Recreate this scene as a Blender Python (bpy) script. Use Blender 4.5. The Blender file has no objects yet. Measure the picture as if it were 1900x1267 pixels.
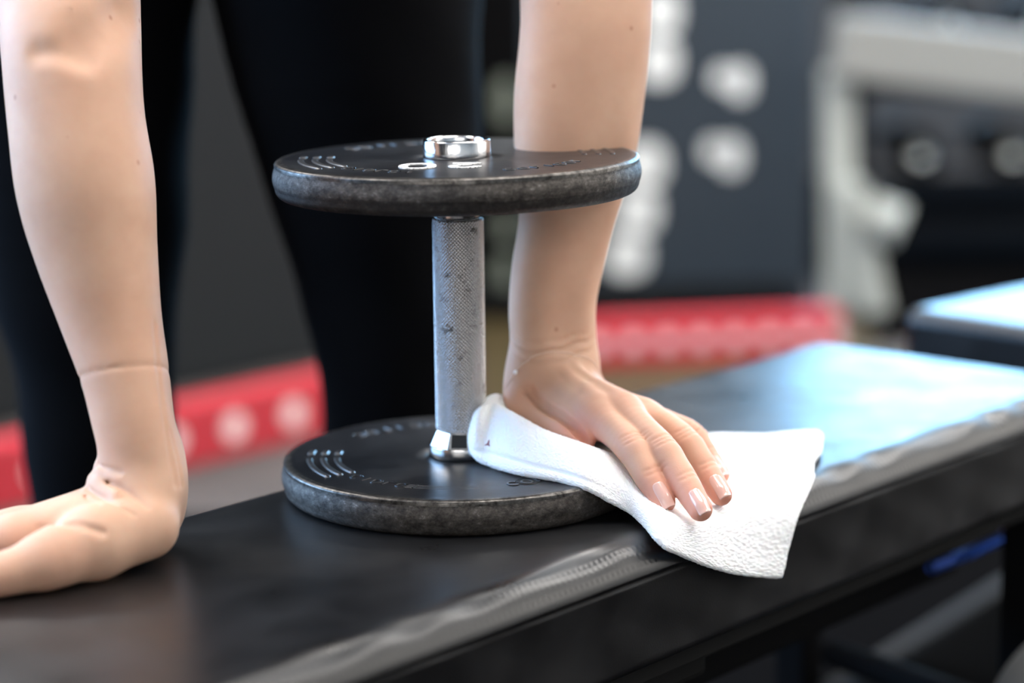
import bpy, bmesh, math, random
import numpy as np
from mathutils import Vector, Matrix
random.seed(4); RNG = np.random.default_rng(4)
S = bpy.context.scene
COL = S.collection
PI = math.pi
FLOOR = -0.45            # the bench top is z = 0

# ------------------------------------------------------------------ camera
PITCH, YAW, ROLL, FPX = 0.1935042, 0.0239715, 0.0114671, 4105.44
def basis():
    f = Vector((math.sin(YAW)*math.cos(PITCH), math.cos(YAW)*math.cos(PITCH), -math.sin(PITCH)))
    r0 = f.cross(Vector((0, 0, 1))).normalized(); u0 = r0.cross(f)
    r = r0*math.cos(ROLL)-u0*math.sin(ROLL); u = u0*math.cos(ROLL)+r0*math.sin(ROLL)
    return r, u, f
cr, cu, cf = basis()
CAMPOS = Vector((0, -1.3401, 0.35607))
cd = bpy.data.cameras.new('camera'); cam = bpy.data.objects.new('camera', cd); COL.objects.link(cam)
cam.matrix_world = Matrix(((cr.x, cu.x, -cf.x, CAMPOS.x), (cr.y, cu.y, -cf.y, CAMPOS.y), (cr.z, cu.z, -cf.z, CAMPOS.z), (0, 0, 0, 1)))
cd.sensor_width = 36; cd.lens = 36*FPX/1900; cd.clip_start = .05
cd.dof.use_dof = True
cd.dof.focus_distance = (Vector((0.03, -.085, .04))-CAMPOS).dot(cf)
cd.dof.aperture_fstop = (cd.lens/1000)/.031
S.camera = cam
# ------------------------------------------------------------------ world, exposure
W = bpy.data.worlds.new('world'); S.world = W; W.use_nodes = True
W.node_tree.nodes['Background'].inputs[0].default_value = (.5, .6, .75, 1)
W.node_tree.nodes['Background'].inputs[1].default_value = .3
S.view_settings.view_transform = 'Standard'; S.view_settings.look = 'None'
S.view_settings.exposure = 0.0; S.view_settings.gamma = 1; S.view_settings.use_curve_mapping = False
def area(name, loc, target, sx, sy, power, col):
    l = bpy.data.lights.new(name, 'AREA'); l.shape = 'RECTANGLE'; l.size = sx; l.size_y = sy; l.energy = power; l.color = col
    o = bpy.data.objects.new(name, l); COL.objects.link(o); o.location = loc
    o.rotation_euler = (Vector(target)-Vector(loc)).to_track_quat('-Z', 'Y').to_euler(); return o
L_BACK, L_LEFT, L_PANEL, L_FILL = 23.0, 14.0, 18.0, 4.6     # strengths of the window panes, ceiling panels and added front fill pane

# ------------------------------------------------------------------ materials
def mat(name, col=(.5, .5, .5), rough=.5, metal=0.0, **kw):
    m = bpy.data.materials.new(name); m.use_nodes = True
    b = m.node_tree.nodes['Principled BSDF']
    b.inputs['Base Color'].default_value = (*col, 1); b.inputs['Roughness'].default_value = rough; b.inputs['Metallic'].default_value = metal
    for k, v in kw.items(): b.inputs[k].default_value = v
    return m
def N(m, t, **kw):
    n = m.node_tree.nodes.new(t)
    for k, v in kw.items():
        if k in n.inputs: n.inputs[k].default_value = v
        else: setattr(n, k, v)
    return n
def LK(m, a, b): m.node_tree.links.new(a, b)
def B(m): return m.node_tree.nodes['Principled BSDF']
def coords(m, scale=(1, 1, 1), out='Object'):
    tc = N(m, 'ShaderNodeTexCoord'); mp = N(m, 'ShaderNodeMapping'); mp.inputs['Scale'].default_value = scale
    LK(m, tc.outputs[out], mp.inputs[0]); return mp.outputs[0]
def noise(m, vec, scale, detail=4, rough=.55):
    n = N(m, 'ShaderNodeTexNoise'); n.inputs['Scale'].default_value = scale; n.inputs['Detail'].default_value = detail; n.inputs['Roughness'].default_value = rough
    LK(m, vec, n.inputs['Vector']); return n.outputs[0]
def ramp(m, fac, stops):
    r = N(m, 'ShaderNodeValToRGB'); e = r.color_ramp.elements
    while len(e) < len(stops): e.new(.5)
    for q, (p, c) in zip(e, stops): q.position = p; q.color = (*c, 1) if len(c) == 3 else c
    LK(m, fac, r.inputs[0]); return r.outputs[0]
def bump(m, h, strength, dist, prev=None):
    b = N(m, 'ShaderNodeBump'); b.inputs['Strength'].default_value = strength; b.inputs['Distance'].default_value = dist
    LK(m, h, b.inputs['Height'])
    if prev: LK(m, prev, b.inputs['Normal'])
    LK(m, b.outputs[0], B(m).inputs['Normal']); return b.outputs[0]
def mix(m, fac, a, b, mode='MIX'):
    n = N(m, 'ShaderNodeMix'); n.data_type = 'RGBA'; n.blend_type = mode
    for s, v in ((0, fac), (6, a), (7, b)):
        if hasattr(v, 'links') or hasattr(v, 'is_linked'): LK(m, v, n.inputs[s])
        else: n.inputs[s].default_value = v if s == 0 else (*v, 1)
    return n.outputs[2]
def mrange(m, v, a, b, c, d):
    n = N(m, 'ShaderNodeMapRange'); LK(m, v, n.inputs[0])
    for i, x in enumerate((a, b, c, d)): n.inputs[i+1].default_value = x
    return n.outputs[0]

# vinyl
M_VINYL = mat('black vinyl', (.012, .012, .014), .36, **{'Specular IOR Level': .5})
v = coords(M_VINYL); n1 = noise(M_VINYL, v, 900, 3); n2 = noise(M_VINYL, v, 22, 5)
LK(M_VINYL, mrange(M_VINYL, n2, .3, .7, .27, .37), B(M_VINYL).inputs['Roughness'])
LK(M_VINYL, ramp(M_VINYL, n2, [(.3, (.0045, .0045, .005)), (.75, (.010, .010, .011))]), B(M_VINYL).inputs['Base Color'])
p_ = bump(M_VINYL, n1, .12, .0005); bump(M_VINYL, n2, .08, .001, p_)
# cast iron
def iron(name, rim):
    m = mat(name, (.02, .02, .022), .38, .1)
    v = coords(m); a = noise(m, v, 60, 8, .7); b = noise(m, v, 420, 4, .7); c = noise(m, v, 14, 4)
    if rim:
        v2 = coords(m, (1, 1, 1.5)); d = noise(m, v2, 150, 10, .82)
        c1 = ramp(m, d, [(.34, (.008, .007, .0065)), (.45, (.04, .034, .030)), (.58, (.095, .084, .074)), (.68, (.28, .265, .25))])
        if rim == 2:      # unpainted lower band with an uneven boundary
            sp = N(m, 'ShaderNodeSeparateXYZ'); tc = N(m, 'ShaderNodeTexCoord'); LK(m, tc.outputs['Object'], sp.inputs[0])
            ad = N(m, 'ShaderNodeMath'); ad.operation = 'MULTIPLY_ADD'; LK(m, c, ad.inputs[0]); ad.inputs[1].default_value = .006; LK(m, sp.outputs[2], ad.inputs[2])
            c1 = mix(m, mrange(m, ad.outputs[0], .1972, .1982, .62, 0), c1, (.010, .009, .009))
        LK(m, c1, B(m).inputs['Base Color'])
        LK(m, mrange(m, d, .3, .7, .62, .36), B(m).inputs['Roughness'])
        B(m).inputs['Metallic'].default_value = .55
        q = bump(m, d, .5, .0012); bump(m, b, .35, .0004, q)
    else:
        LK(m, ramp(m, a, [(.35, (.006, .006, .008)), (.62, (.013, .013, .015)), (.8, (.035, .033, .032))]), B(m).inputs['Base Color'])
        LK(m, mrange(m, c, .3, .7, .26, .42), B(m).inputs['Roughness'])
        bump(m, b, .18, .0004)
    return m
M_PLATE = iron('dark painted iron face', False); M_RIM = iron('worn iron rim', 1); M_RIM2 = iron('worn iron rim with dark band', 2)
M_LET = mat('worn raised lettering', (.045, .045, .048), .3, .5)
M_EDGE = mat('polished worn edge', (.20, .19, .18), .3, .8)
v = coords(M_EDGE); e_ = noise(M_EDGE, v, 160, 6, .7); LK(M_EDGE, ramp(M_EDGE, e_, [(.35, (.02, .018, .016)), (.65, (.15, .14, .13))]), B(M_EDGE).inputs['Base Color']); LK(M_EDGE, mrange(M_EDGE, e_, .3, .7, .42, .26), B(M_EDGE).inputs['Roughness']); bump(M_EDGE, e_, .3, .0006)
M_WORN = mat('worn raised iron', (.16, .16, .165), .3, .8)
M_PAINT = mat('white numeral paint', (.62, .62, .62), .45)
v = coords(M_PAINT); LK(M_PAINT, ramp(M_PAINT, noise(M_PAINT, v, 500, 4, .7), [(.38, (.2, .2, .2)), (.5, (.68, .68, .67))]), B(M_PAINT).inputs['Base Color'])
M_CHROME = mat('chrome', (.72, .72, .73), .09, 1.0)
v = coords(M_CHROME, (1, 1, .12)); nn = noise(M_CHROME, v, 350, 5, .7); bump(M_CHROME, nn, .25, .0004); LK(M_CHROME, mrange(M_CHROME, nn, .3, .7, .05, .28), B(M_CHROME).inputs['Roughness'])
M_STEEL = mat('knurled steel', (.62, .62, .62), .27, 1.0)
v = coords(M_STEEL); c_ = ramp(M_STEEL, noise(M_STEEL, v, 120, 6, .7), [(.33, (.16, .15, .14)), (.41, (.66, .65, .65))])
ga = N(M_STEEL, 'ShaderNodeAttribute'); ga.attribute_name = 'groove'; LK(M_STEEL, mix(M_STEEL, ga.outputs['Fac'], c_, (.05, .048, .045)), B(M_STEEL).inputs['Base Color'])
M_DARKHOLE = mat('dark recess', (.004, .004, .004), .6)
# skin
M_SKIN = mat('skin', (.62, .37, .26), .58, **{'Subsurface Weight': .22, 'Subsurface Scale': .006, 'Specular IOR Level': .22})
B(M_SKIN).inputs['Subsurface Radius'].default_value = (1, .35, .2)
v = coords(M_SKIN); na = noise(M_SKIN, v, 28, 4); nb = noise(M_SKIN, v, 900, 3); nc = noise(M_SKIN, v, 9, 3)
at = N(M_SKIN, 'ShaderNodeAttribute'); at.attribute_name = 'flush'
cskin = ramp(M_SKIN, na, [(.3, (.50, .302, .208)), (.7, (.60, .388, .275))])
cskin = mix(M_SKIN, mrange(M_SKIN, nc, .35, .65, 0, .5), cskin, (.58, .335, .235))
cskin = mix(M_SKIN, at.outputs['Fac'], cskin, (.64, .25, .185))
vo = N(M_SKIN, 'ShaderNodeTexVoronoi'); vo.inputs['Scale'].default_value = 62; LK(M_SKIN, v, vo.inputs['Vector'])
vsel = N(M_SKIN, 'ShaderNodeSeparateColor'); LK(M_SKIN, vo.outputs['Color'], vsel.inputs[0])
dot = mrange(M_SKIN, vo.outputs['Distance'], .05, .13, 1, 0); sel = mrange(M_SKIN, vsel.outputs[0], .72, .74, 0, 1)
mm = N(M_SKIN, 'ShaderNodeMath'); mm.operation = 'MULTIPLY'; LK(M_SKIN, dot, mm.inputs[0]); LK(M_SKIN, sel, mm.inputs[1])
m2 = N(M_SKIN, 'ShaderNodeMath'); m2.operation = 'MULTIPLY'; LK(M_SKIN, mm.outputs[0], m2.inputs[0]); m2.inputs[1].default_value = .55
cskin = mix(M_SKIN, m2.outputs[0], cskin, (.30, .12, .07))
LK(M_SKIN, cskin, B(M_SKIN).inputs['Base Color']); bump(M_SKIN, nb, .12, .0005)
M_NAIL = mat('pale pink nail polish', (.66, .40, .34), .12, **{'Coat Weight': .6, 'Coat Roughness': .04})
M_LEG = mat('black legging fabric', (.0025, .0026, .0034), .9, **{'Specular IOR Level': .06})
M_TOP = mat('black top fabric', (.008, .008, .01), .85)
M_HAIR = mat('brown hair', (.09, .05, .03), .45)
M_EYE = mat('eye', (.8, .8, .8), .2)
M_TOWEL = mat('white terry cloth', (.93, .93, .945), .95, **{'Sheen Weight': .35, 'Sheen Roughness': .5, 'Subsurface Weight': .12, 'Subsurface Scale': .004})
v = coords(M_TOWEL); vt = N(M_TOWEL, 'ShaderNodeTexVoronoi'); vt.inputs['Scale'].default_value = 650; LK(M_TOWEL, v, vt.inputs['Vector']); bump(M_TOWEL, vt.outputs['Distance'], -.3, .0006)
M_MAUVE = mat('mauve thread', (.34, .14, .17), .9)
M_PEARL = mat('pearl', (.9, .86, .86), .15)
M_CORD = mat('clear cord', (.70, .50, .40), .3)
# gym
M_RED = mat('red painted steel', (.47, .025, .04), .45)
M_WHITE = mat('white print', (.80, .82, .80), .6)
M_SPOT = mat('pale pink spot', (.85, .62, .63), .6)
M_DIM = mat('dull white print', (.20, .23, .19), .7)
M_SLATE = mat('slate grey board', (.020, .032, .045), .6)
M_GREY = mat('light grey painted steel', (.27, .27, .25), .5)
M_GREY2 = mat('pale grey painted steel', (.42, .44, .40), .5)
M_BLACK = mat('black powder coat', (.0035, .0035, .004), .8, **{'Specular IOR Level': .05})
M_RUB = mat('black rubber', (.010, .0095, .0095), .7, **{'Specular IOR Level': .2})
M_CHR2 = mat('polished end cap', (.55, .58, .55), .3, .6)
M_BRACE = mat('dark grey steel', (.016, .016, .016), .6, **{'Specular IOR Level': .15})
M_BALL = mat('grey foam', (.085, .088, .09), .85, **{'Specular IOR Level': .1})
M_BLUE = mat('metal tinted with window glint', (.06, .17, .75), .3, .7)  # blue window reflection on the lever, put into its base colour
M_PLY = mat('dark board', (.006, .006, .006), .75, **{'Specular IOR Level': .1})
M_MAT = mat('black rubber mat and bench shade', (.0035, .0035, .0038), .9, **{'Specular IOR Level': 0.0})  # near-black also stands in for the shade under the benches
M_BOX = mat('dark grey laminate', (.013, .015, .017), .7, **{'Specular IOR Level': .2})
M_FLOOR = mat('rubber floor', (.07, .062, .058), .75)
v = coords(M_FLOOR); LK(M_FLOOR, ramp(M_FLOOR, noise(M_FLOOR, v, 6, 6), [(.35, (.042, .036, .033)), (.65, (.062, .053, .048))]), B(M_FLOOR).inputs['Base Color']); bump(M_FLOOR, noise(M_FLOOR, v, 300, 2), .2, .002)
M_WOOD = mat('platform wood', (.22, .14, .04), .5)
v = coords(M_WOOD, (1, 12, 1)); LK(M_WOOD, ramp(M_WOOD, noise(M_WOOD, v, 5, 5), [(.3, (.036, .024, .005)), (.7, (.058, .040, .010))]), B(M_WOOD).inputs['Base Color'])
M_WALL = mat('dark grey wall paint', (.035, .037, .040), .8)
v = coords(M_WALL); bump(M_WALL, noise(M_WALL, v, 80, 3), .1, .002)
M_WALLW = mat('warm white wall paint', (.62, .57, .50), .85)
v = coords(M_WALLW); bump(M_WALLW, noise(M_WALLW, v, 80, 3), .1, .002)
M_CEIL = mat('ceiling', (.5, .49, .47), .9)
v = coords(M_CEIL); bump(M_CEIL, noise(M_CEIL, v, 60, 3), .1, .002)
def emit(name, col, s):
    m = mat(name, (0, 0, 0), .5); B(m).inputs['Emission Color'].default_value = (*col, 1); B(m).inputs['Emission Strength'].default_value = s; return m
M_SKYB = emit('bright daylight window', (.30, .63, 1.0), L_BACK)
M_SKYL = emit('bright daylight side window', (.36, .62, 1.0), L_LEFT)
M_PANEL = emit('ceiling light panel', (1.0, .955, .91), L_PANEL)
M_RIGHT = emit('right hand window', (1.0, .95, .89), 3.6)
M_FILL = emit('added front fill pane', (1.0, .95, .90), L_FILL)

# ------------------------------------------------------------------ object helpers
def worldloc(p):
    l = Vector((0, 0, 0))
    while p is not None: l = l+p.location; p = p.parent
    return l
def mesh(name, V, F, m, parent=None, smooth=True, mats=None, fmat=None):
    V = np.asarray(V, float)
    if parent is not None: V = V-np.array(worldloc(parent))
    me = bpy.data.meshes.new(name)
    F = np.asarray(F) if not isinstance(F, list) else F
    if isinstance(F, np.ndarray) and len(F):
        k = F.shape[1]
        me.vertices.add(len(V)); me.vertices.foreach_set('co', V.astype(np.float32).ravel())
        me.loops.add(F.size); me.loops.foreach_set('vertex_index', F.astype(np.int32).ravel())
        me.polygons.add(len(F)); me.polygons.foreach_set('loop_start', np.arange(0, F.size, k, dtype=np.int32))
        me.update(calc_edges=True); me.validate()
    else:
        me.from_pydata([tuple(x) for x in V], [], [tuple(f) for f in F]); me.update()
    for q in (mats or [m]): me.materials.append(q)
    me.polygons.foreach_set('use_smooth', [smooth]*len(me.polygons))
    if fmat is not None: me.polygons.foreach_set('material_index', fmat)
    o = bpy.data.objects.new(name, me); COL.objects.link(o)
    if parent is not None: o.parent = parent
    return o
def tag(o, label=None, cat=None, group=None, kind=None):
    for k, x in (('label', label), ('category', cat), ('group', group), ('kind', kind)):
        if x: o[k] = x
    return o
def empty(name, loc, label, cat, group=None):
    o = bpy.data.objects.new(name, None); o.empty_display_size = .05; COL.objects.link(o); o.location = loc
    return tag(o, label, cat, group)
def grid_faces(nu, nv, cu_=False, cv_=False):
    a = np.arange(nu*nv).reshape(nu, nv)
    A = np.concatenate([a, a[:1]], 0) if cu_ else a
    A = np.concatenate([A, A[:, :1]], 1) if cv_ else A
    return np.stack([A[:-1, :-1], A[1:, :-1], A[1:, 1:], A[:-1, 1:]], -1).reshape(-1, 4)
def lathe(name, prof, m, parent, c=(0, 0, 0), seg=128, smooth=True, tilt=None, fm=None, mats=None):
    pr = np.array(prof, float); a = np.linspace(0, 2*PI, seg, endpoint=False)
    V = np.stack([pr[:, 0, None]*np.cos(a), pr[:, 0, None]*np.sin(a), np.repeat(pr[:, 1, None], seg, 1)], -1)
    if tilt: V[..., 2] += tilt[0]*V[..., 0]+tilt[1]*V[..., 1]
    V = V.reshape(-1, 3)+np.array(c); F = grid_faces(len(pr), seg, False, True)[:, ::-1]
    fmi = np.repeat(np.array(fm), seg).astype(np.int32) if fm is not None else None
    return mesh(name, V, F, m, parent, smooth, mats, fmi)
def bbox(name, lo, hi, m, parent=None, bev=.004, rz=0, c=None, seg=2):
    bm = bmesh.new(); lo = Vector(lo); hi = Vector(hi); ce = (lo+hi)/2
    bmesh.ops.create_cube(bm, size=1, matrix=Matrix.Diagonal((*(hi-lo), 1)))
    if bev: bmesh.ops.bevel(bm, geom=bm.edges[:], offset=bev, segments=seg, profile=.5, affect='EDGES')
    R = Matrix.Rotation(rz, 4, 'Z') if not isinstance(rz, Matrix) else rz
    bm.transform(Matrix.Translation(Vector(c) if c is not None else ce) @ R)
    if parent is not None: bm.transform(Matrix.Translation(-worldloc(parent)))
    me = bpy.data.meshes.new(name); bm.to_mesh(me); bm.free(); me.materials.append(m)
    o = bpy.data.objects.new(name, me); COL.objects.link(o)
    if parent is not None: o.parent = parent
    return o
def tube(name, pts, r, m, parent=None, seg=16, close=True):
    P = np.array(pts, float); n = len(P); rr = np.full(n, r) if np.isscalar(r) else np.array(r)
    T = np.gradient(P, axis=0); T /= np.linalg.norm(T, axis=1)[:, None]
    up = np.array([0, 0, 1.]) if abs(T[0, 2]) < .9 else np.array([1., 0, 0])
    V = []; a = np.linspace(0, 2*PI, seg, endpoint=False)
    for i in range(n):
        s = np.cross(T[i], up); s /= np.linalg.norm(s); u = np.cross(s, T[i]); up = u
        V.append(P[i]+rr[i]*(np.cos(a)[:, None]*s+np.sin(a)[:, None]*u))
    V = np.concatenate(V); F = [tuple(f) for f in grid_faces(n, seg, False, True)]
    if close: F += [tuple(range(seg))[::-1], tuple(range((n-1)*seg, n*seg))]
    o = mesh(name, V, F, m, parent); return o
def catmull(P, n):
    P = np.asarray(P, float); k = len(P); t = np.linspace(0, k-1, n); i = np.clip(t.astype(int), 0, k-2); f = (t-i)
    f = f.reshape(-1, *([1]*(P.ndim-1)))
    g = lambda j: P[np.clip(j, 0, k-1)]
    a, b, c, d = g(i-1), g(i), g(i+1), g(i+2)
    return .5*((2*b)+(-a+c)*f+(2*a-5*b+4*c-d)*f*f+(-a+3*b-3*c+d)*f**3)

# ------------------------------------------------------------------ room
def struct(o): o['kind'] = 'structure'; return o
X0, X1, Y0, Y1, ZC = -3.6, 4.6, -4.2, 5.6, 2.65
struct(bbox('floor', (X0-.1, Y0-.1, FLOOR-.1), (X1+.1, Y1+.1, FLOOR), M_FLOOR, bev=0))
struct(bbox('ceiling', (X0-.1, Y0-.1, ZC), (X1+.1, Y1+.1, ZC+.1), M_CEIL, bev=0))
def wall_with_openings(name, axis, pos, a0, a1, openings, m, glass, t=.12):
    # wall lies at axis=pos spanning a0..a1 and the room height; openings (b0,b1,z0,z1) get frame and pane
    bm = bmesh.new()
    def box(b0, b1, z0, z1):
        if b1-b0 < 1e-4 or z1-z0 < 1e-4: return
        d = (pos, pos+t) if t > 0 else (pos+t, pos)
        lo, hi = ((b0, d[0], z0), (b1, d[1], z1)) if axis == 'y' else ((d[0], b0, z0), (d[1], b1, z1))
        lo = Vector(lo); hi = Vector(hi)
        bmesh.ops.create_cube(bm, size=1, matrix=Matrix.Translation((lo+hi)/2) @ Matrix.Diagonal((*(hi-lo), 1)))
    x = a0
    for (b0, b1, z0, z1) in sorted(openings):
        box(x, b0, FLOOR, ZC); box(b0, b1, FLOOR, z0); box(b0, b1, z1, ZC); x = b1
    box(x, a1, FLOOR, ZC)
    me = bpy.data.meshes.new(name); bm.to_mesh(me); bm.free(); me.materials.append(m)
    w = struct(bpy.data.objects.new(name, me)); COL.objects.link(w)
    for (b0, b1, z0, z1) in openings:
        global WN; WN += 1
        s = 1 if t > 0 else -1
        def bx(nm, c0, c1, y0, y1, d0, d1, mm, par):
            lo, hi = ((c0, pos+min(s*d0, s*d1), y0), (c1, pos+max(s*d0, s*d1), y1)) if axis == 'y' else ((pos+min(s*d0, s*d1), c0, y0), (pos+max(s*d0, s*d1), c1, y1))
            return bbox(nm, lo, hi, mm, par, bev=0)
        e = struct(bpy.data.objects.new('window_%d' % WN, None)); COL.objects.link(e)
        bx('pane', b0, b1, z0, z1, .07, .08, glass, e)
        n = max(2, int(round((b1-b0)/.9)))
        f = .035
        for k in range(n+1):
            c = b0+(b1-b0)*k/n; bx('mullion', max(b0, c-f/2), min(b1, c+f/2), z0, z1, .02, .065, M_BLACK, e)
        bx('frame', b0, b1, z0, z0+f, .02, .065, M_BLACK, e); bx('frame', b0, b1, z1-f, z1, .02, .065, M_BLACK, e)
WN = 0
wall_with_openings('wall_back', 'y', Y1, X0-.12, X1+.12, [(1.12, 4.3, .42, 1.7)], M_WALL, M_SKYB)
wall_with_openings('wall_left', 'x', X0, Y0, Y1, [(-1.2, 3.4, .2, 2.45)], M_WALL, M_SKYL, -.12)
wall_with_openings('wall_right', 'x', X1, Y0, Y1, [(-.8, 3.6, .3, 2.3)], M_WALLW, M_RIGHT)
wall_with_openings('wall_front', 'y', Y0, X0-.12, X1+.12, [(-2.4, .4, .5, 1.9)], M_WALLW, M_FILL, -.12)  # glowing pane added behind the camera as warm fill on the arms
for i, (x, y) in enumerate([(x, y) for y in (-.2, 1.7, 3.6) for x in (-1.9, .5, 2.9)]):
    e = empty('ceiling_light', (x, y, ZC), 'flat rectangular ceiling light panel above the gym floor', 'ceiling light', 'ceiling light panels')
    bbox('frame', (x-.79, y-.44, ZC-.03), (x+.79, y+.44, ZC), M_GREY, e, bev=.003)
    bbox('diffuser', (x-.75, y-.4, ZC-.034), (x+.75, y+.4, ZC-.0305), M_PANEL, e, bev=0)

# ------------------------------------------------------------------ bench
bd = np.array([.677, .736, 0]); bd /= np.linalg.norm(bd); bn = np.array([-bd[1], bd[0], 0])
def bp(t, n, z): return bd*t+bn*n+np.array([0, 0, z])
BA = math.atan2(bd[1], bd[0])
bench = empty('weight_bench', tuple(bp(-.1, -.03, FLOOR)), 'black vinyl flat bench carrying the upright dumbbell and the white towel', 'bench')
NF, NB, T0, T1, TH = -.1602, .103, -.62, .548, .078
def pad_profile():
    P = []
    for n in np.linspace(.07, -.140, 40): P.append((n, 0, 0))
    r = .021
    for a in np.linspace(0, 1.45, 46): P.append((-.1435-r*math.sin(a), -r*(1-math.cos(a)), a))
    zb = P[-1][1]
    P += [(-.1636, zb-.0010, 3), (-.1625, zb-.0018, 3), (-.1600, zb-.0024, 3), (-.1595, zb-.0040, 3)]
    for k in range(0, 30): P.append((NF, zb-.0055+(-TH+.006-(zb-.0055))*k/29, 5))
    for a in np.linspace(.3, 1.57, 5): P.append((NF+.006*(1-math.cos(a)), -TH+.006-.006*math.sin(a), 0))
    for n in np.linspace(-.155, .09, 6): P.append((n, -TH, 0))
    for a in np.linspace(.3, 1.57, 5): P.append((NB-.006+.006*math.sin(a), -TH+.006*(1-math.cos(a)), 0))
    for a in np.linspace(0, 1.57, 10): P.append((NB-r+r*math.cos(a), -r+r*math.sin(a), 0))
    return np.array(P)
pp = pad_profile(); ts = np.arange(T0, T1+.0005, .0011)
tt = ts[:, None]; n_ = pp[None, :, 0]+0*tt; z_ = pp[None, :, 1]+0*tt; a_ = pp[None, :, 2]+0*tt
per = .0046
for (ac, ph, h) in ((.62, 0, -.0003), (.84, .5, .0003), (1.12, .25, -.0003)):
    u = ((tt/per+ph) % 1)-.5
    bmpv = np.exp(-(u/.20)**2)*np.exp(-((a_-ac)/.055)**2)*(a_ < 2)
    n_ += -h*np.sin(a_)*bmpv; z_ += h*np.cos(a_)*bmpv
puck = .0008*np.sin(tt*95+1.3*np.sin(tt*31))*np.exp(-((a_-.55)/.35)**2)*(a_ > 0)*(a_ < 2)
z_ += puck
side = (a_ == 5); n_ += side*(.0002*np.sin(tt*60+z_*90)*np.sin(z_*70+tt*17)-.0006*np.sin((z_+.02)/.056*PI))
# rounded far and near ends: pull corners in
endd = np.minimum(T1-tt, tt-T0); k_ = np.clip(1-endd/.02, 0, 1); rr_ = .02*(1-np.sqrt(np.clip(1-k_**2, 0, 1)))
z_ = np.where(z_ > -.04, z_-rr_*(1+z_/.04), z_)
n_ = n_+np.where(n_ < -.1, rr_, 0)-np.where(n_ > .06, rr_, 0)
V = tt[..., None]*bd+n_[..., None]*bn+z_[..., None]*np.array([0, 0, 1.])
nu, nv = n_.shape
F = [tuple(f) for f in grid_faces(nu, nv, False, True)]
F += [tuple(range(nv)), tuple(range((nu-1)*nv, nu*nv))[::-1]]
pad = mesh('pad', V.reshape(-1, 3), F, M_VINYL, bench)
def bbx(nm, t0, t1, n0, n1, z0, z1, m, par, bev=.004): return bbox(nm, (0, 0, 0), (t1-t0, n1-n0, z1-z0), m, par, bev, BA, bp((t0+t1)/2, (n0+n1)/2, (z0+z1)/2))
bbx('support_board', T0+.02, T1-.03, -.150, .088, -TH-.014, -TH, M_PLY, bench, .002)
bbx('rail', T0+.1, T1-.06, -.075, .005, -TH-.078, -TH-.014, M_BLACK, bench)
bbx('bracket', -.30, .075, -.135, .06, -TH-.034, -TH-.0145, M_PLY, bench)
bbx('leg', -.51, -.45, -.065, -.005, FLOOR+.05, -TH-.078, M_BLACK, bench)
bbx('foot', -.515, -.445, -.24, .19, FLOOR, FLOOR+.05, M_BLACK, bench)
bbx('foot', .45, .52, -.26, .20, FLOOR, FLOOR+.05, M_BLACK, bench)
for n0 in (-.150, .055): bbx('leg', .470, .500, n0, n0+.03, FLOOR+.05, -TH-.014, M_BLACK, bench)
def beam(nm, a, b, w, h, m, par, bev=.003):
    a = Vector(a); b = Vector(b); d = b-a; q = d.to_track_quat('X', 'Z').to_matrix().to_4x4()
    return bbox(nm, (0, 0, 0), (d.length, w, h), m, par, bev, q, (a+b)/2)
tube('roller_pad', [(.4755, .143, -.245), (.4745, .1445, -.245), (.471, .149, -.245), (.453, .173, -.245), (.431, .203, -.245), (.4275, .2075, -.245), (.4265, .209, -.245)], [.060, .072, .078, .080, .078, .072, .060], M_BALL, bench, 48)
tube('roller_axle', [(.44, .19, -.245), (.355, .305, -.245), (.30, .38, -.245)], .012, M_BLACK, bench)
beam('brace', (.130, .38, -.44), (.475, .38, -.222), .05, .10, M_BRACE, bench, .006)
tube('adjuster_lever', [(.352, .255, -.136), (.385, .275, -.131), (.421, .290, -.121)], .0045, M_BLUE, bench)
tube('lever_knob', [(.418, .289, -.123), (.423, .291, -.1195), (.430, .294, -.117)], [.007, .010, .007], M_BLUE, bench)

b2 = empty('weight_bench', (.62, .72, FLOOR), 'second black bench past the far end of the first, glaring with window light', 'bench')
ang2 = math.atan2(.645, .764)
u2 = np.array([math.cos(ang2), math.sin(ang2), 0]); v2 = np.array([u2[1], -u2[0], 0])
c2 = np.array([.397, .605, 0])+u2*.45+v2*.13
bbox('pad', (0, 0, 0), (.9, .26, .055), M_VINYL, b2, .012, ang2, c2+np.array([0, 0, -.0275]), 4)
bbox('rail', (0, 0, 0), (.78, .07, .06), M_BLACK, b2, .004, ang2, c2+np.array([0, 0, -.086]))
for s in (-.3, .3):
    bbox('leg', (0, 0, 0), (.05, .05, .30), M_BLACK, b2, .004, ang2, c2+u2*s+np.array([0, 0, -.266]))
    bbox('foot', (0, 0, 0), (.06, .34, .04), M_BLACK, b2, .004, ang2, c2+u2*s+np.array([0, 0, FLOOR+.02]))

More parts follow.
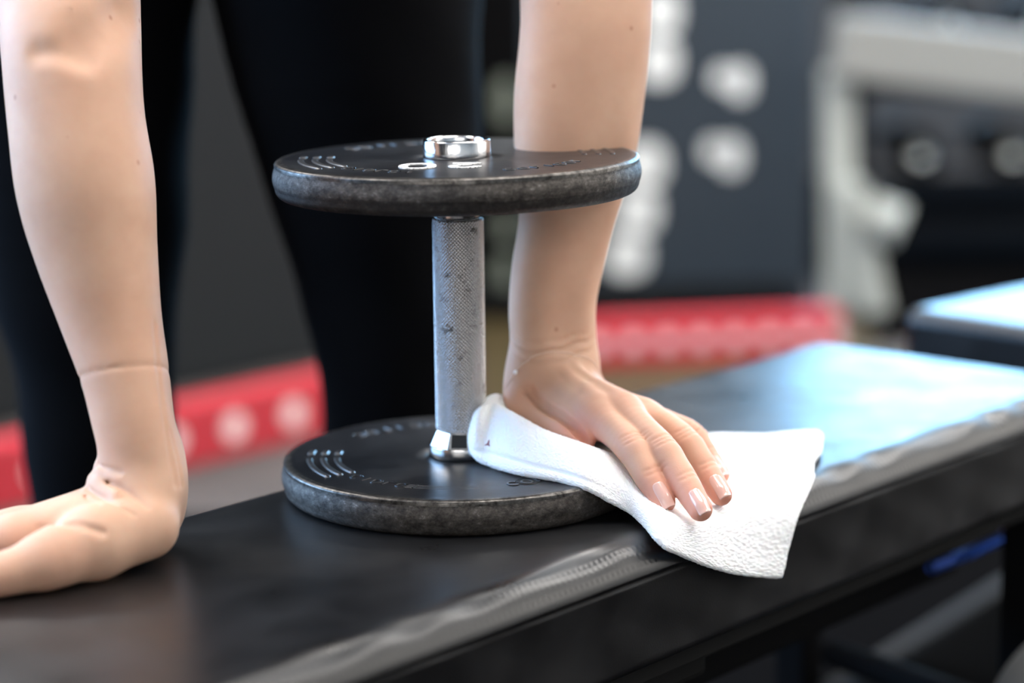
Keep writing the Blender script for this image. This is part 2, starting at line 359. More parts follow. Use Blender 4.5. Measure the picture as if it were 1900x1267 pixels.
# ------------------------------------------------------------------ dumbbell
H = .2083; TK = .0222; R = .1125
db = empty('dumbbell', (0, 0, 0), 'dark iron plate dumbbell with knurled steel grip, standing on end on the bench', 'dumbbell')
def plate(z0, tilt, nm):
    t = TK; rf = .1085
    pr = [(.0125, 0), (.03, .0), (.1045, .0)]
    fm = [1, 1]
    for a in np.linspace(0, PI/2, 7)[1:]: pr.append((.1045+.0062*math.sin(a), .0062*(1-math.cos(a)))); fm.append(1)
    for z in np.linspace(.0075, t-.0034, 8): pr.append((.1107+.0013*math.sin((z-.006)/(t-.010)*PI), z)); fm.append(1)
    for a in np.linspace(0, PI/2, 7)[1:]: pr.append((.1109-.0030*(1-math.cos(a)), t-.0024+.0024*math.sin(a))); fm.append(2)
    pr += [(.1060, t+.0001), (.1045, t), (.1, t), (.06, t), (.03, t), (.0125, t)]; fm += [2, 0, 0, 0, 0, 0]
    pr += [(.0125, 0)]; fm += [1]
    fm = fm[:len(pr)-1]
    pr = [(r, z+z0) for r, z in pr]
    o = lathe('plate', pr, M_PLATE, db, (0, 0, 0), 256, True, tilt, fm, [M_PLATE, M_RIM2 if nm == 'top' else M_RIM, M_EDGE])
    return o
TILT = (.0075, 0.0)
p_top = plate(H-TK, TILT, 'top'); p_bot = plate(0.0, (0, 0), 'bottom')
tag(p_top, 'upper iron plate with a white 20 on its face'); tag(p_bot, 'lower iron plate lying on the vinyl')
def relief_arc(par, z, tilt, r, a0, a1, w, h, m=M_WORN, name='raised_bar'):
    a = np.radians(np.linspace(a0, a1, 40)); k = len(a); s = np.linspace(-1, 1, 9)
    endp = np.clip(np.minimum(np.arange(k), k-1-np.arange(k))/2.0, 0, 1)**.5
    RR = r+s[None]*w/2*endp[:, None]; ZZ = z-.0003+h*np.sqrt(np.clip(1-s**4, 0, 1))[None]*endp[:, None]
    X = RR*np.cos(a)[:, None]; Y = RR*np.sin(a)[:, None]
    V = np.stack([X, Y, ZZ+tilt[0]*X+tilt[1]*Y], -1).reshape(-1, 3)
    return mesh(name, V, grid_faces(k, 9)[:, ::-1], m, par)
def relief_path(par, z, tilt, pts, w, h, m, name):
    P = np.array(pts); T = np.gradient(P, axis=0); T /= np.linalg.norm(T, axis=1)[:, None]; Nn = np.stack([-T[:, 1], T[:, 0]], 1)
    s = np.array([-1, -1, -.8, .8, 1, 1]); zz = np.array([-.0003, h*.7, h, h, h*.7, -.0003])
    XY = P[:, None]+Nn[:, None]*(s[None, :, None]*w/2)
    Z = z+zz[None]+tilt[0]*XY[..., 0]+tilt[1]*XY[..., 1]
    V = np.concatenate([XY, Z[..., None]], -1).reshape(-1, 3)
    return mesh(name, V, grid_faces(len(P), 6)[:, ::-1], m, par, False)
def numeral(par, z, tilt, ch, cx, cy, w, h, m, st=.0056):
    # read from the far side of the plate: rotated half a turn
    if ch == '0':
        a = np.linspace(0, 2*PI, 49); P = [(math.copysign(abs(math.cos(t))**.8, math.cos(t))*(w-st)/2, math.copysign(abs(math.sin(t))**.8, math.sin(t))*(h-st)/2) for t in a]
    else:
        a = np.linspace(PI*.95, -PI*.22, 16); rr = (w-st)/2
        P = [(math.cos(t)*rr, h/2-st/2-rr+math.sin(t)*rr) for t in a]
        P += [(x, y) for x, y in catmull([P[-1], (rr*.1, -h*.12), (-rr*.75, -h*.34), (-rr, -h/2+st*.7)], 10)[1:]]
        P += [(-rr+.0003, -h/2+st/2), (0, -h/2+st/2), (rr, -h/2+st/2)]
    P = [(cx-x, cy-y) for x, y in P]
    return relief_path(par, z, tilt, P, st, .0006, m, 'numeral')
numeral(p_top, H, TILT, '0', -.0232, -.0485, .0225, .029, M_PAINT)
numeral(p_top, H, TILT, '2', .0046, -.0500, .0200, .027, M_PAINT)
for (par, z, tl) in ((p_top, H, TILT), (p_bot, TK, (0, 0))):
    for k, r in enumerate((.0945, .0860, .0775)):
        relief_arc(par, z, tl, r, 182, 213, .0042, .0011)
        relief_arc(par, z, tl, r, 171, 176, .0048, .0011)
        relief_arc(par, z, tl, r, -4, 30, .0036, .0009, M_LET)
    # small worn lettering around the face
    def letter(r, adeg, kind, sz=.0075, m=None):
        ca = math.radians(adeg); er = np.array([math.cos(ca), math.sin(ca)]); et = np.array([-er[1], er[0]]); c = er*r
        if kind == 0: q = [(math.cos(t)*.42, math.sin(t)*.5) for t in np.linspace(.7, 5.6, 16)]
        elif kind == 1: q = [(math.cos(t)*.42, math.sin(t)*.5) for t in np.linspace(0, 2*PI, 20)]
        elif kind == 2: q = [(-.3, .5), (-.3, 0), (-.3, -.45), (.1, -.5), (.35, -.5)]
        else: q = [(0, .5), (0, .2), (0, -.2), (0, -.5)]
        relief_path(par, z, tl, [c+et*x*sz+er*y*sz for x, y in q], .0013, .00055, m or M_LET, 'raised_letter')
    for k, kd in enumerate((0, 3, 1, 2, 0, 3)): letter(.0815, 219+k*6.2, kd)
    for k, kd in enumerate((0, 1, 2, 3, 0, 1, 2)): letter(.080, 292+k*6.6, kd)
    for k, kd in enumerate((1, 0, 3, 2, 1, 0)): letter(.086, 103+k*7.5, kd, .009, M_WORN)
# faint strap lines and recess on the lower plate
for r in (.078, .081, .084): relief_arc(p_bot, TK, (0, 0), r, 245, 278, .0008, .0004)
lathe('recess', [(.0001, .0002), (.0058, .0002), (.0066, .0006), (.0072, .0001)], M_DARKHOLE, p_bot, (.0385, -.069, TK), 32)
# grip with real knurling
def grip():
    z0, z1, r0 = .0385, .1712, .01485
    nz, na = 640, 528; z = np.linspace(z0, z1, nz)[:, None]; a = np.linspace(0, 2*PI, na, endpoint=False)[None]
    k = 44; tw = 2*PI/.0023
    p = np.abs(np.sin(a*k/2+z*tw/2)); q = np.abs(np.sin(a*k/2-z*tw/2))
    d = np.minimum(p, q)
    ends = np.clip(np.minimum(z-z0, z1-z)/.0012, 0, 1)
    r = r0-.0009*(1-ends)**2 + .0008*np.clip(d*1.6, 0, 1)*ends-.00025*(RNG.random((nz, na)) < .004)
    V = np.stack([r*np.cos(a), r*np.sin(a), z+0*a], -1).reshape(-1, 3)
    F = [tuple(f) for f in grid_faces(nz, na, False, True)[:, ::-1]]
    F += [tuple(range(na)), tuple(range((nz-1)*na, nz*na))[::-1]]
    o = mesh('grip', V, F, M_STEEL, db, True)
    g = np.concatenate([(np.clip(1-d*1.9, 0, 1)*ends).ravel()]); at = o.data.attributes.new('groove', 'FLOAT', 'POINT'); at.data.foreach_set('value', g.astype(np.float32)); return o
grip()
lathe('neck', [(.0001, .1712), (.0128, .1712), (.0132, .1722), (.0131, H-TK-.002), (.0145, H-TK-.0005), (.0145, H-TK+.003), (.0001, H-TK+.003)], M_CHROME, db, seg=96)
# lower collar: round base, faceted cone
def collar():
    z0 = TK; seg = 12; pr = [(.0125, z0), (.0198, z0), (.0202, z0+.0008), (.0202, z0+.0068), (.0200, z0+.0074)]
    base = lathe('collar', pr, M_CHROME, db, seg=96)
    ph = math.radians(-5)
    bm = []; a = np.arange(8)*PI/4+PI/8+ph
    rings = [(.0199, z0+.0074), (.0199, z0+.0078), (.0158, z0+.0165), (.0146, z0+.0170), (.0140, z0+.0168)]
    V = np.concatenate([np.stack([r*np.cos(a), r*np.sin(a), np.full(8, z)], 1) for r, z in rings])
    V = np.concatenate([V, [[0, 0, z0+.0074]]]); F = [tuple(f)[::-1] for f in grid_faces(len(rings), 8, False, True)]
    F += [(k, (k+1) % 8, len(V)-1) for k in range(8)]
    o = mesh('faceted_cone', V, F, M_CHROME, base, False)
    md = o.modifiers.new('b', 'BEVEL'); md.width = .0006; md.segments = 2
    # dark slot in the front facet
    am = PI/8+ph+PI/4*5+PI/8
    d = np.array([math.cos(am), math.sin(am), 0]); s = np.array([-d[1], d[0], 0])
    rm = math.cos(PI/8); lo = d*(.0198*rm)+np.array([0, 0, z0+.0083]); hi = d*(.0160*rm)+np.array([0, 0, z0+.0160])
    nrm = np.cross(s, hi-lo); nrm /= np.linalg.norm(nrm); nrm = nrm if nrm@d > 0 else -nrm
    Q = [lo-s*.0050, lo+s*.0050, hi+s*.0047, hi-s*.0047]
    V = [q+nrm*.0003 for q in Q]+[q-nrm*.0006 for q in Q]
    mesh('slot', V, [(0, 1, 2, 3), (7, 6, 5, 4), (0, 4, 5, 1), (1, 5, 6, 2), (2, 6, 7, 3), (3, 7, 4, 0)], M_DARKHOLE, base, False)
collar()
hz = H
hub = lathe('hub', [(.0125, hz-.001), (.0204, hz-.0005), (.0208, hz+.0006), (.0206, hz+.003), (.0205, hz+.0098), (.0199, hz+.0108), (.0188, hz+.0110), (.0176, hz+.0104), (.0172, hz+.0092), (.0170, hz+.0015), (.0150, hz+.0012), (.0001, hz+.0012)], M_CHROME, db, seg=128)
bolt = lathe('bolt_head', [(.0001, hz+.0014), (.0098, hz+.0014), (.0098, hz+.0062), (.0088, hz+.0072), (.0052, hz+.0072), (.0050, hz+.004), (.0001, hz+.004)], M_CHROME, hub, seg=6, smooth=False)

# ------------------------------------------------------------------ towel
def smooth01(x): x = np.clip(x, 0, 1); return x*x*(3-2*x)
def support(x, y):
    r = np.hypot(x, y); t = x*bd[0]+y*bd[1]; n = x*bn[0]+y*bn[1]
    z = .0235*(1-smooth01((r-.112)/.022))
    hub_ = .0
    e = np.clip((-.1435-n)/.021, 0, 1); z = np.where(n < -.1435, z-.021*(1-np.sqrt(1-np.clip(e, 0, .999)**2)), z)
    return z+.0012+hub_
PATCH = {}
#TOWEL_DATA
ST = [  # each station: L, crest, back border (world points)
 ((.004, .004, .036), (.006, .006, .041), (.010, .016, .040)),
 ((.0085, -.022, .027), (.010, -.018, .052), (.022, .050, .030)),
 ((.0185, -.036, .0245), (.019, -.012, .0545), (.040, .066, .027)),
 ((.033, -.055, .0245), (.032, -.026, .0515), (.058, .074, .026)),
 ((.0455, -.065, .0245), (.046, -.040, .0460), (.078, .080, .016)),
 ((.058, -.073, .0240), (.0585, -.052, .0430), (.098, .086, .006)),
 ((.0735, -.084, .0215), (.075, -.066, .0395), (.115, .094, .004)),
 ((.0865, -.083, .0140), (.0885, -.067, .0320), (.130, .100, .004)),
 ((.0990, -.083, .0070), (.0980, -.075, .0235), (.143, .104, .004)),
 ((.1050, -.094, .0040), (.1050, -.088, .0165), (.152, .108, .004)),
 ((.1130, -.122, -.0010), (.1160, -.103, .0115), (.163, .112, .004)),
 ((.1250, -.117, -.0090), (.1290, -.103, .0045), (.176, .116, .004)),
 ((.1460, -.094, -.0235), (.1490, -.076, .0040), (.200, .112, .004)),
 ((.1680, -.070, -.0355), (.1800, -.042, .0035), (.222, .117, .004)),
 ((.1945, -.0405, -.0465), (.2195, -.003, .0030), (.2410, .1160, .004)),
]
NUT, NVT = 560, 440
def towel():
    rows = []
    ns = len(ST)
    for i, (L, K, Bk) in enumerate(ST):
        L, K, Bk = map(np.array, (L, K, Bk)); drape = i >= 10
        c = K-L
        if not drape:
            und = L+np.array([.004, .016, 0]); und[2] = L[2]-.0005
            und2 = L+np.array([.008, .030, 0]); und2[2] = L[2]+.001
            M1 = L+c*.22+np.array([-.0015, -.0035, 0]); M2 = L+c*.60+np.array([-.001, -.0040, .0015])
            G = []
            pts = [und2, und, L, M1, M2, K]
        else:
            w = K-L; out = np.array([.005, -.0055, 0])
            M1 = L+w*np.array([.15, .15, .38]); M2 = L+w*np.array([.45, .45, .80])
            und = L+np.array([-.0015, .0015, .001]); und2 = L+np.array([-.003, .003, .004])
            if i == 14: M1 = np.array([.1985, -.0365, -.032]); M2 = np.array([.2060, -.0285, -.0125])
            pts = [und2, und, L, M1, M2, K]
        for f in (.07, .18, .36, .55, .75, .90, 1.0):
            q = K+(Bk-K)*f; s = float(support(q[0], q[1]))+.0022
            if i == 14 and .5 < f < 1: q = q+np.array([.004, 0, 0])
            q[2] = s+max(0, K[2]-s)*(1-smooth01(f/.30))
            if i in (1, 2) and f < .6: q[2] = s+(K[2]-s)*(1-smooth01((f-.30)/.4))
            pts.append(q)
        rows.append(catmull(np.array(pts), NVT))
    G = catmull(np.array(rows), NUT)
    # soft irregular undulation, strongest on the free flat part, none under the fingers
    x, y, z = G[..., 0], G[..., 1], G[..., 2]
    G[..., 2] += .0009*np.sin(x*90+y*40)*np.sin(y*70-x*25)*smooth01((x-.17)/.04)
    # shallow seam furrow along the rolled front
    v_ = np.linspace(0, 1, NVT)[None]; u_ = np.linspace(0, 1, NUT)[:, None]
    du = np.gradient(G, axis=0); dv = np.gradient(G, axis=1); nm = np.cross(du, dv); nm /= np.linalg.norm(nm, axis=-1)[..., None]+1e-12
    if nm[NUT//2:, NVT*2//3:, 2].mean() < 0: nm = -nm
    fur = np.exp(-((v_-.245-.03*(u_-.1))/.012)**2)*smooth01((u_-.06)/.06)*smooth01((.50-u_)/.12)
    G -= nm*(.0022*fur)[..., None]
    # terry loops
    su = np.cumsum(np.linalg.norm(np.diff(G, axis=0, prepend=G[:1]), axis=-1), 0); sv = np.cumsum(np.linalg.norm(np.diff(G, axis=1, prepend=G[:, :1]), axis=-1), 1)
    rnd = RNG.random(su.shape)
    for ax in (0, 1): rnd = (np.roll(rnd, 1, ax)+rnd*1.4+np.roll(rnd, -1, ax))/3.4
    rnd = np.clip((rnd-.5)*2.2+.5, 0, 1)
    TH_ = .0030
    top = G+nm*(TH_*.5+.00055*rnd)[..., None]
    bot = G-nm*(TH_*.5)
    nu, nv = NUT, NVT; k = nu*nv
    a = np.arange(k).reshape(nu, nv)
    f1 = grid_faces(nu, nv); f2 = grid_faces(nu, nv)[:, ::-1]+k
    def rim(line): return np.stack([line[:-1], line[:-1]+k, line[1:]+k, line[1:]], 1)
    Fs = np.concatenate([f1, f2, rim(a[:, 0]), rim(a[::-1, -1]), rim(a[0, ::-1]), rim(a[-1])])
    V = np.concatenate([top.reshape(-1, 3), bot.reshape(-1, 3)])
    o = mesh('towel', V, Fs, M_TOWEL)
    bm = bmesh.new(); bm.from_mesh(o.data); bmesh.ops.recalc_face_normals(bm, faces=bm.faces); bm.to_mesh(o.data); bm.free()
    o.data.polygons.foreach_set('use_smooth', [True]*len(o.data.polygons))
    return o, G, nm
tw, TG, TN = towel()
tag(tw, 'small white terry towel under a hand, folded against the dumbbell and draped over the bench', 'towel')
# little mauve stitched mark near the rolled end
tgt = np.array([.0148, -.0345, .0365])
def hit_towel(px, py):
    d = np.array(cf)+np.array(cr)*(px-950)/FPX-np.array(cu)*(py-633.5)/FPX; d /= np.linalg.norm(d)
    Q = TG.reshape(-1, 3)-np.array(CAMPOS); t = Q@d; dist = np.linalg.norm(Q-t[:, None]*d, axis=1)
    c = np.where(dist < .0016)[0]; j = c[np.argmin(t[c])] if len(c) else np.argmin(dist)
    return TG.reshape(-1, 3)[j], TN.reshape(-1, 3)[j]
mp_, mn_ = hit_towel(905, 823)
toc = np.array(CAMPOS)-mp_; mn_ = mn_ if mn_@toc > 0 else -mn_
su_ = np.cross([0, 0, 1.], mn_); su_ /= np.linalg.norm(su_); sw_ = np.cross(mn_, su_)
Vm = []; Fm = []
for a in (PI/2, PI/2+2*PI/3, PI/2+4*PI/3):
    d = su_*math.cos(a)+sw_*math.sin(a); e = np.cross(mn_, d); b0 = len(Vm)
    for z in (0, .0012):
        Vm += [mp_+mn_*(.0012+z)-e*.0006, mp_+mn_*(.0012+z)+e*.0006, mp_+mn_*(.0012+z)+d*.0026]
    Fm += [(b0+3, b0+4, b0+5), (b0, b0+3, b0+5, b0+2), (b0+1, b0+2, b0+5, b0+4), (b0, b0+1, b0+4, b0+3)]
mesh('stitched_mark', Vm, Fm, M_MAUVE, tw, False)

# ------------------------------------------------------------------ signed-distance body
def cap(P, a, b, ra, rb):
    a = np.array(a); b = np.array(b); ab = b-a; h = np.clip(((P-a)@ab)/(ab@ab), 0, 1)
    return np.linalg.norm(P-a-h[:, None]*ab, axis=1)-(ra+(rb-ra)*h)
def smin(a, b, k):
    h = np.maximum(k-np.abs(a-b), 0)/k
    return np.minimum(a, b)-h*h*k*.25
def chain_prims(J, k): return [(J[i][0], J[i+1][0], J[i][1], J[i+1][1], k) for i in range(len(J)-1)]
class Caps:
    # a set of chains of tapered capsules, evaluated with only the ones near a block of points
    def __init__(self, chains):
        self.chains = chains; fl = [(ci, p) for ci, c in enumerate(chains) for p in c]
        self.ci = np.array([c for c, _ in fl]); self.p = [p for _, p in fl]
        self.A = np.array([p[0] for p in self.p], float); self.Bv = np.array([p[1] for p in self.p], float)
        self.ra = np.array([p[2] for p in self.p]); self.rb = np.array([p[3] for p in self.p])
        self.AB = self.Bv-self.A; self.L2 = (self.AB**2).sum(1)
    def centre(self, c):
        h = np.clip(((c-self.A)*self.AB).sum(1)/self.L2, 0, 1)
        return np.linalg.norm(c-self.A-h[:, None]*self.AB, axis=1)-(self.ra+(self.rb-self.ra)*h)
    def eval(self, P, rad):
        """list with one distance array per chain (None where the chain is far)"""
        lb = self.centre(P.mean(0)); keep = np.where(lb <= lb.min()+2*rad+.022)[0]; out = [None]*len(self.chains)
        for q in keep:
            a, b, ra, rb, k = self.p[q]; d = cap(P, a, b, ra, rb); c = self.ci[q]
            out[c] = d if out[c] is None else smin(out[c], d, k)
        return out
def sm(a, b, k): return b if a is None else a if b is None else smin(a, b, k)
def surface_nets(field, xs, ys, zs, bs=16):
    nx, ny, nz = len(xs), len(ys), len(zs)
    vid, vpos, quads = [], [], []
    cid = lambda i, j, k: (i.astype(np.int64)*ny+j)*nz+k
    for i0 in range(0, nx, bs):
        for j0 in range(0, ny, bs):
            for k0 in range(0, nz, bs):
                ia = np.arange(max(i0-1, 0), min(i0+bs+1, nx)); ja = np.arange(max(j0-1, 0), min(j0+bs+1, ny)); ka = np.arange(max(k0-1, 0), min(k0+bs+1, nz))
                if len(ia) < 3 or len(ja) < 3 or len(ka) < 3: continue
                x, y, z = xs[ia], ys[ja], zs[ka]
                c = np.array([[(x[0]+x[-1])/2, (y[0]+y[-1])/2, (z[0]+z[-1])/2]]); rad = .5*math.sqrt((x[-1]-x[0])**2+(y[-1]-y[0])**2+(z[-1]-z[0])**2)
                if abs(float(field(c, 0)[0])) > rad*1.1+.010: continue
                g = np.stack(np.meshgrid(x, y, z, indexing='ij'), -1); sh = g.shape[:3]
                D = field(g.reshape(-1, 3), rad).reshape(sh)
                if D.min() > 0 or D.max() < 0: continue
                s = D < 0
                cs = s[:-1, :-1, :-1].astype(int); acc = np.zeros(tuple(np.array(sh)-1)+(3,)); cnt = np.zeros(tuple(np.array(sh)-1))
                def sl(o, ax=None): return tuple(slice(o[q], sh[q]-1+o[q]) for q in range(3))
                for ax in range(3):
                    oth = [q for q in range(3) if q != ax]
                    for da in (0, 1):
                        for dbb in (0, 1):
                            o0 = [0, 0, 0]; o0[oth[0]] = da; o0[oth[1]] = dbb; o1 = list(o0); o1[ax] = 1
                            A, Bv = D[sl(o0)], D[sl(o1)]; m = (A < 0) != (Bv < 0)
                            t = np.where(m, A/np.where(m, A-Bv, 1), 0)[..., None]
                            p = g[sl(o0)]*(1-t)+g[sl(o1)]*t
                            acc += p*m[..., None]; cnt += m
                act = cnt > 0; w = np.argwhere(act)
                vid.append(cid(ia[w[:, 0]], ja[w[:, 1]], ka[w[:, 2]])); vpos.append(acc[act]/cnt[act][:, None])
                # edges owned by corner points in [i0,i0+bs)
                own = [(ia >= i0) & (ia < i0+bs), (ja >= j0) & (ja < j0+bs), (ka >= k0) & (ka < k0+bs)]
                own = own[0][:, None, None] & own[1][None, :, None] & own[2][None, None]
                gi, gj, gk = np.meshgrid(ia, ja, ka, indexing='ij')
                for ax in range(3):
                    o1 = [0, 0, 0]; o1[ax] = 1
                    lo = tuple(slice(0, sh[q]-(1 if q == ax else 0)) for q in range(3)); hi = tuple(slice(o1[q], None) for q in range(3))
                    m = (s[lo] != s[hi]) & own[lo]
                    I, J, K = gi[lo][m], gj[lo][m], gk[lo][m]; sg = s[lo][m]
                    oth = [q for q in range(3) if q != ax]
                    G3 = [I, J, K]; ok = (G3[oth[0]] > 0) & (G3[oth[1]] > 0)
                    def c4(a, b):
                        q = [I.copy(), J.copy(), K.copy()]; q[oth[0]] -= a; q[oth[1]] -= b; return cid(*q)
                    Q = np.stack([c4(1, 1), c4(0, 1), c4(0, 0), c4(1, 0)], 1)[ok]; sg = sg[ok]
                    flip = sg if ax != 1 else ~sg
                    Q[~flip] = Q[~flip][:, ::-1]; quads.append(Q)
    vid = np.concatenate(vid); vpos = np.concatenate(vpos); Q = np.concatenate(quads)
    u, first = np.unique(vid, return_index=True); V = vpos[first]
    idx = np.searchsorted(u, Q); idx = np.clip(idx, 0, len(u)-1); good = (u[idx] == Q).all(1)
    return V, idx[good]
def axis(segs):
    out = [segs[0][0]]
    for (a, b, h) in segs:
        n = max(1, int(round((b-a)/h))); out += list(np.linspace(a, b, n+1)[1:])
    return np.array(out)

#BODY_DATA_BEGIN
# --- arm and hand planted on the bench (camera left)
WA = (-.1805, -.120, .050)
armA_ch = [  # (position, radius) along the thumb side and the little-finger side
    [((-.1780, -.131, .046), .0212), ((-.1835, -.128, .072), .0218), ((-.1895, -.120, .101), .0232), ((-.1965, -.110, .130), .0270), ((-.2060, -.100, .172), .0330), ((-.2112, -.093, .205), .0370), ((-.2160, -.083, .241), .0362), ((-.2195, -.068, .277), .0370), ((-.2230, -.045, .307), .0380), ((-.2300, .010, .40), .0400), ((-.245, .105, .575), .045)],
    [((-.1810, -.110, .046), .0208), ((-.1850, -.107, .072), .0212), ((-.1895, -.100, .101), .0225), ((-.1975, -.093, .130), .0255), ((-.2055, -.083, .172), .0320), ((-.2108, -.074, .205), .0365), ((-.2160, -.066, .241), .0360), ((-.2195, -.050, .277), .0370), ((-.2230, -.030, .307), .0380), ((-.2300, .020, .40), .0400), ((-.245, .105, .575), .045)]]
handA_base = [  # palm, heel, thenar
        ((-0.1782, -0.1300, 0.0340), (-0.1810, -0.1180, 0.0500), .0212, .0205, .012),
        ((-0.1760, -0.1525, 0.0225), (-0.1995, -0.1740, 0.0200), .0190, .0190, .012),
        ((-0.1775, -0.1200, 0.0215), (-0.2115, -0.1140, 0.0145), .0185, .0140, .012),
        ((-0.1843, -0.1390, 0.0285), (-0.2465, -0.1620, 0.0188), .0160, .0122, .012),
        ((-0.1843, -0.1310, 0.0280), (-0.2525, -0.1460, 0.0175), .0155, .0116, .012),
        ((-0.1845, -0.1250, 0.0250), (-0.2505, -0.1300, 0.0140), .0150, .0110, .012),
        ((-0.1845, -0.1180, 0.0220), (-0.2435, -0.1180, 0.0125), .0145, .0100, .012),
        ((-0.2015, -0.1760, 0.0200), (-0.2225, -0.1950, 0.0165), .0185, .0145, .010)]
fingA = [
    [((-0.2185, -0.1910, 0.0175), .0155), ((-0.2345, -0.2005, 0.0138), .0130), ((-0.2515, -0.2080, 0.0118), .0114), ((-0.2665, -0.2130, 0.0115), .0112), ((-0.2805, -0.2160, 0.0110), .0085)],
    [((-0.2465, -0.1620, 0.0190), .0120), ((-0.2655, -0.1680, 0.0165), .0098), ((-0.2865, -0.1750, 0.0130), .0096), ((-0.3085, -0.1820, 0.0100), .0082), ((-0.3275, -0.1870, 0.0080), .0066)],
    [((-0.2525, -0.1460, 0.0185), .0120), ((-0.2735, -0.1490, 0.0160), .0098), ((-0.2965, -0.1520, 0.0130), .0096), ((-0.3215, -0.1560, 0.0100), .0082), ((-0.3425, -0.1600, 0.0080), .0066)],
    [((-0.2505, -0.1300, 0.0160), .0115), ((-0.2715, -0.1300, 0.0150), .0095), ((-0.2915, -0.1300, 0.0120), .0092), ((-0.3145, -0.1310, 0.0100), .0080), ((-0.3345, -0.1320, 0.0080), .0064)],
    [((-0.2435, -0.1150, 0.0135), .0105), ((-0.2605, -0.1120, 0.0120), .0085), ((-0.2765, -0.1100, 0.0110), .0083), ((-0.2935, -0.1080, 0.0090), .0072), ((-0.3095, -0.1060, 0.0070), .0058)]]
# --- arm and hand on the towel (camera right)
armB_ch = [
    [((.0480, .0235, .066), .0185), ((.0490, .0260, .085), .0178), ((.0495, .0300, .110), .0185), ((.0535, .0340, .135), .0200), ((.0600, .0380, .165), .0218), ((.0640, .0430, .205), .0280), ((.0668, .0480, .239), .0305), ((.0710, .0530, .272), .0310), ((.0730, .0600, .300), .0320), ((.0770, .0900, .40), .038), ((.088, .135, .575), .045)],
    [((.0680, .0350, .066), .0185), ((.0690, .0370, .085), .0178), ((.0680, .0400, .110), .0188), ((.0720, .0440, .135), .0200), ((.0780, .0480, .165), .0220), ((.0850, .0540, .205), .0280), ((.0885, .0590, .239), .0305), ((.0920, .0650, .272), .0310), ((.0930, .0720, .300), .0320), ((.0930, .1000, .40), .038), ((.088, .135, .575), .045)]]
handB_base = [
        ((.0490, .0230, .058), (.0500, .0240, .068), .0175, .0175, .012), ((.0665, .0340, .054), (.0675, .0355, .068), .0168, .0175, .012),
        ((.0430, .0120, .0490), (.0560, -.0010, .0430), .0160, .0125, .012),       # thenar
        ((.0690, .0320, .0440), (.1020, .0240, .0310), .0165, .0120, .012),       # hypothenar
        ((.0530, .0190, .059), (.0820, -.0280, .0505), .0150, .0122, .010),
        ((.0590, .0230, .060), (.0985, -.0270, .0520), .0150, .0122, .010),
        ((.0650, .0280, .054), (.1130, -.0100, .0440), .0142, .0115, .010),
        ((.0700, .0320, .050), (.1230, .0160, .0345), .0135, .0105, .010),
        ((.0660, .0130, .048), (.0960, -.0170, .0420), .0125, .0110, .012),
        ((.0740, .0280, .042), (.1100, .0100, .0350), .0125, .0100, .012)]
fingB = [
    [((.0430, .0080, .0470), .0152), ((.0520, -.0050, .0450), .0137), ((.0607, -.0195, .0427), .0126), ((.0666, -.0305, .0412), .0118), ((.0722, -.0400, .0395), .0088)],
    [((.0820, -.0290, .0510), .0118), ((.0915, -.0475, .0470), .0098), ((.1010, -.0660, .0405), .0098), ((.1055, -.0745, .0340), .0090), ((.1100, -.0830, .0265), .0085), ((.1175, -.0940, .0150), .0068)],
    [((.0990, -.0290, .0525), .0120), ((.1085, -.0490, .0470), .0100), ((.1190, -.0700, .0395), .0100), ((.1245, -.0805, .0325), .0092), ((.1300, -.0910, .0250), .0087), ((.1375, -.1060, .0135), .0071)],
    [((.1140, -.0090, .0445), .0115), ((.1245, -.0240, .0430), .0097), ((.1355, -.0400, .0370), .0097), ((.1415, -.0490, .0295), .0089), ((.1465, -.0570, .0225), .0083), ((.1535, -.0725, .0130), .0067)],
    [((.1245, .0160, .0340), .0105), ((.1350, .0100, .0345), .0086), ((.1445, .0030, .0310), .0085), ((.1492, -.0030, .0250), .0077), ((.1532, -.0095, .0195), .0073), ((.1592, -.0225, .0123), .0058)]]
tendB = [((.060, .018, .0750), (.0830, -.0275, .0612), .0020, .0024), ((.064, .022, .0750), (.0990, -.0270, .0625), .0020, .0024), ((.069, .027, .0690), (.1135, -.0090, .0540), .0020, .0022),
         ((-.2030, -.1260, .0500), (-.1990, -.1370, .0500), .0038, .0038), ((-.1990, -.1370, .0500), (-.1890, -.1480, .0488), .0038, .0024),
         ((-.2065, -.1300, .0435), (-.2010, -.1410, .0430), .0040, .0040), ((-.2010, -.1410, .0430), (-.1900, -.1580, .0418), .0040, .0026)]
#BODY_DATA_END
torso = [((-.250, .110, .585), (-.075, .110, .600), .050, .055, .04), ((.095, .140, .585), (-.075, .110, .600), .050, .055, .04),
         ((-.140, .180, .560), (-.180, .470, .420), .095, .10, .05), ((-.020, .190, .560), (-.120, .470, .420), .095, .10, .05),
         ((-.078, .105, .610), (-.078, .040, .690), .048, .046, .04)]
hd = np.array((-.078, -.010, .760))     # head, looking down at the bench
head = [(hd, hd+np.array((0, .02, .02)), .078, .080, .02), (hd+np.array((0, -.055, -.045)), hd+np.array((0, -.02, -.01)), .048, .06, .03),
        (hd+np.array((0, -.085, -.020)), hd+np.array((0, -.092, -.040)), .008, .012, .012),
        (hd+np.array((-.018, -.078, -.068)), hd+np.array((.018, -.078, -.068)), .007, .007, .006),
        (hd+np.array((-.076, .0, -.01)), hd+np.array((-.080, .01, .02)), .010, .013, .01), (hd+np.array((.076, .0, -.01)), hd+np.array((.080, .01, .02)), .010, .013, .01)]
eyes = [hd+np.array((s*.030, -.070, .002)) for s in (-1, 1)]
def smooth_chain(J, k=.0003, m=6):
    Q = catmull(np.array([list(p)+[r] for p, r in J]), (len(J)-1)*m+1); return chain_prims([(q[:3], q[3]) for q in Q], k)
ARMS = [smooth_chain(c) for c in armA_ch+armB_ch]
BASE = handA_base+handB_base+torso+head
